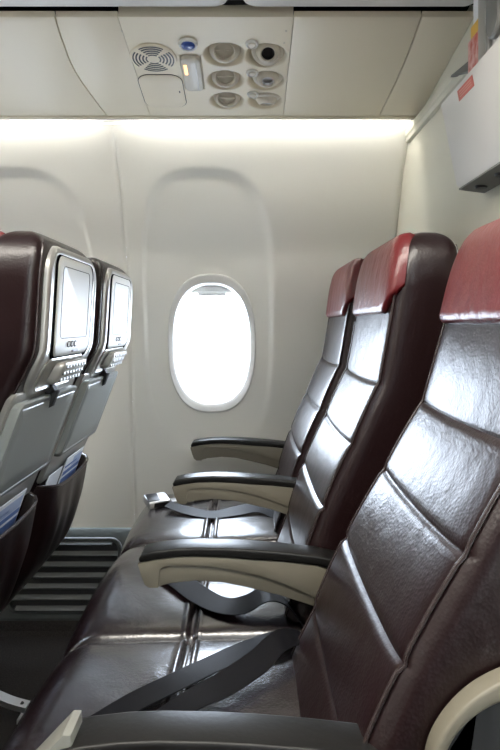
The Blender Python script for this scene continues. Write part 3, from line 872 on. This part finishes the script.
# window seat: buckle half lies forward on the cushion, tongue half behind it
b1 = belt(R1, [
    ([(-.225, 1.635, .512), (-.17, 1.60, .506), (-.10, 1.575, .502), (-.03, 1.585, .510), (.02, 1.595, .515), (.07, 1.56, .505), (.10, 1.53, .50)],
     [(.25, 1, 0), (.2, 1, .1), (0, 1, .1), (-.1, 1, .25), (-.1, 1, .3), (.1, 1, .3), (.3, 1, .2)]),
    ([(-.165, 1.715, .505), (-.12, 1.735, .503), (-.07, 1.745, .506), (0, 1.755, .503), (.09, 1.78, .50)], None)])
bk = MB()
mt = Matrix.Translation((-.260, 1.675-YS[0], .510)) @ Matrix.Rotation(math.radians(28), 4, 'Z') @ Matrix.Rotation(math.radians(14), 4, 'X')
bk.box((-.032, -.026, -.011), (.032, .026, .011), .005, 3, mtx=mt)
bo = bk.build('buckle', 'steel', b1)
MB().box((-.016, -.0267, -.007), (.028, -.0240, .007), .001, mtx=mt).box((-.030, -.020, .0105), (.004, .020, .0125), .001, mtx=mt).build('buckle_slot', 'black', bo)
mt = Matrix.Translation((-.190, 1.700-YS[0], .507)) @ Matrix.Rotation(math.radians(20), 4, 'Z')
MB().box((-.035, -.016, -.0015), (.012, .016, .0015), .001, mtx=mt).box((.004, -.026, -.003), (.026, .026, .003), .002, mtx=mt).build('tongue', 'steel', b1)
b2 = belt(R2, [
    ([(-.175, 1.205, .504), (-.135, 1.155, .507), (-.095, 1.105, .504), (-.05, 1.066, .502), (-.01, 1.052, .510), (.03, 1.052, .528), (.065, 1.044, .515), (.095, 1.035, .48)],
     [(.8, .7, 0), (.8, .7, .1), (.65, .8, .15), (.4, 1, .15), (0, 1, .25), (-.1, 1, .1), (0, 1, -.2), (.1, 1, -.3)])])
b3 = belt(R3, [
    ([(-.20, .742, .499), (-.15, .782, .509), (-.10, .822, .512), (-.05, .866, .512), (.0, .905, .512), (.05, .935, .512), (.095, .94, .49)],
     [(-.6, .9, 0), (-.6, .9, 0), (-.6, .9, 0), (-.6, .9, 0), (-.4, 1, .1), (-.2, 1, 0), (0, 1, 0)]),
    ([(-.125, .735, .504), (-.08, .765, .518), (-.035, .80, .521), (.01, .845, .525), (.045, .89, .532), (.08, .925, .518), (.10, .935, .49)],
     [(-.6, .9, 0), (-.6, .9, 0), (-.6, .9, .2), (-.6, .9, .3), (-.4, 1, .3), (-.2, 1, 0), (0, 1, 0)])], .040)

# ------------------------------------------------------------------ cards in the pockets
CG = 'cards and papers in the seat pockets'
def card(yc, w, x, lean, z0, h, label, name='safety_card', kind='blue', rz=0, cat='card'):
    t = thing(name, label, cat, (x, yc, z0), CG); t.rotation_euler = (0, lean, rz)
    MB().box((-.0012, -w/2, 0), (.0012, w/2, h), .0004).build('card_sheet', 'paper', t, smooth=False)
    if kind == 'blue':
        m_ = MB()
        m_.box((.0012, -w/2+.004, h-.052), (.0016, w/2-.004, h-.040)); m_.box((.0012, -w/2+.004, h-.030), (.0016, w*.20, h-.024))
        m_.box((.0012, -w/2+.004, h-.085), (.0016, w/2-.004, h-.060))
        m_.build('printed_band', 'inkblue', t, smooth=False)
        MB().box((.0012, -w*.05, h-.038), (.0016, w/2-.010, h-.010)).build('printed_picture', 'paperblue', t, smooth=False)
    return t
card(YS[1]-.02, .25, PITCH+.150, .35, .42, .235, 'blue and white safety card in the pocket of the larger seat back with screen')
card(YS[0]+.05, .16, PITCH+.150, .35, .42, .235, 'blue and white safety card in the seat back pocket closest to the window wall')
card(YS[0]-.092, .11, PITCH+.146, .35, .42, .215, 'plain off-white booklet in the seat back pocket closest to the window wall', 'booklet', 'plain', 0, 'booklet')

# ------------------------------------------------------------------ light
w = bpy.data.worlds.new('daylight'); bpy.context.scene.world = w; w.use_nodes = True
bg = w.node_tree.nodes['Background']; bg.inputs[0].default_value = (.74, .85, 1.0, 1); bg.inputs[1].default_value = 17.0
def area(name, loc_, rot, sx, sy, e, col):
    L = bpy.data.lights.new(name, 'AREA'); L.shape = 'RECTANGLE'; L.size = sx; L.size_y = sy; L.energy = e; L.color = col
    o = bpy.data.objects.new(name, L); C.objects.link(o); o.location = loc_; o.rotation_euler = rot
    return o
area('ceiling_wash_lamp', (-.6, .30, 2.08), (0, 0, 0), 2.6, .30, 46, (1., .95, .86))

# ------------------------------------------------------------------ camera
cam = bpy.data.cameras.new('camera'); co = bpy.data.objects.new('camera', cam); C.objects.link(co)
co.location = (0, 0, CZ); co.rotation_euler = (PI/2, 0, 0)
cam.sensor_fit = 'HORIZONTAL'; cam.sensor_width = 36; cam.lens = F/500*36
cam.shift_y = -(375-HY)/500; cam.shift_x = 0; cam.clip_start = .01
sc = bpy.context.scene; sc.camera = co
vs_ = sc.view_settings; sc.display_settings.display_device = 'sRGB'
vs_.view_transform = 'Standard'; vs_.look = 'None'; vs_.gamma = 1; vs_.use_curve_mapping = False; vs_.exposure = 0.52
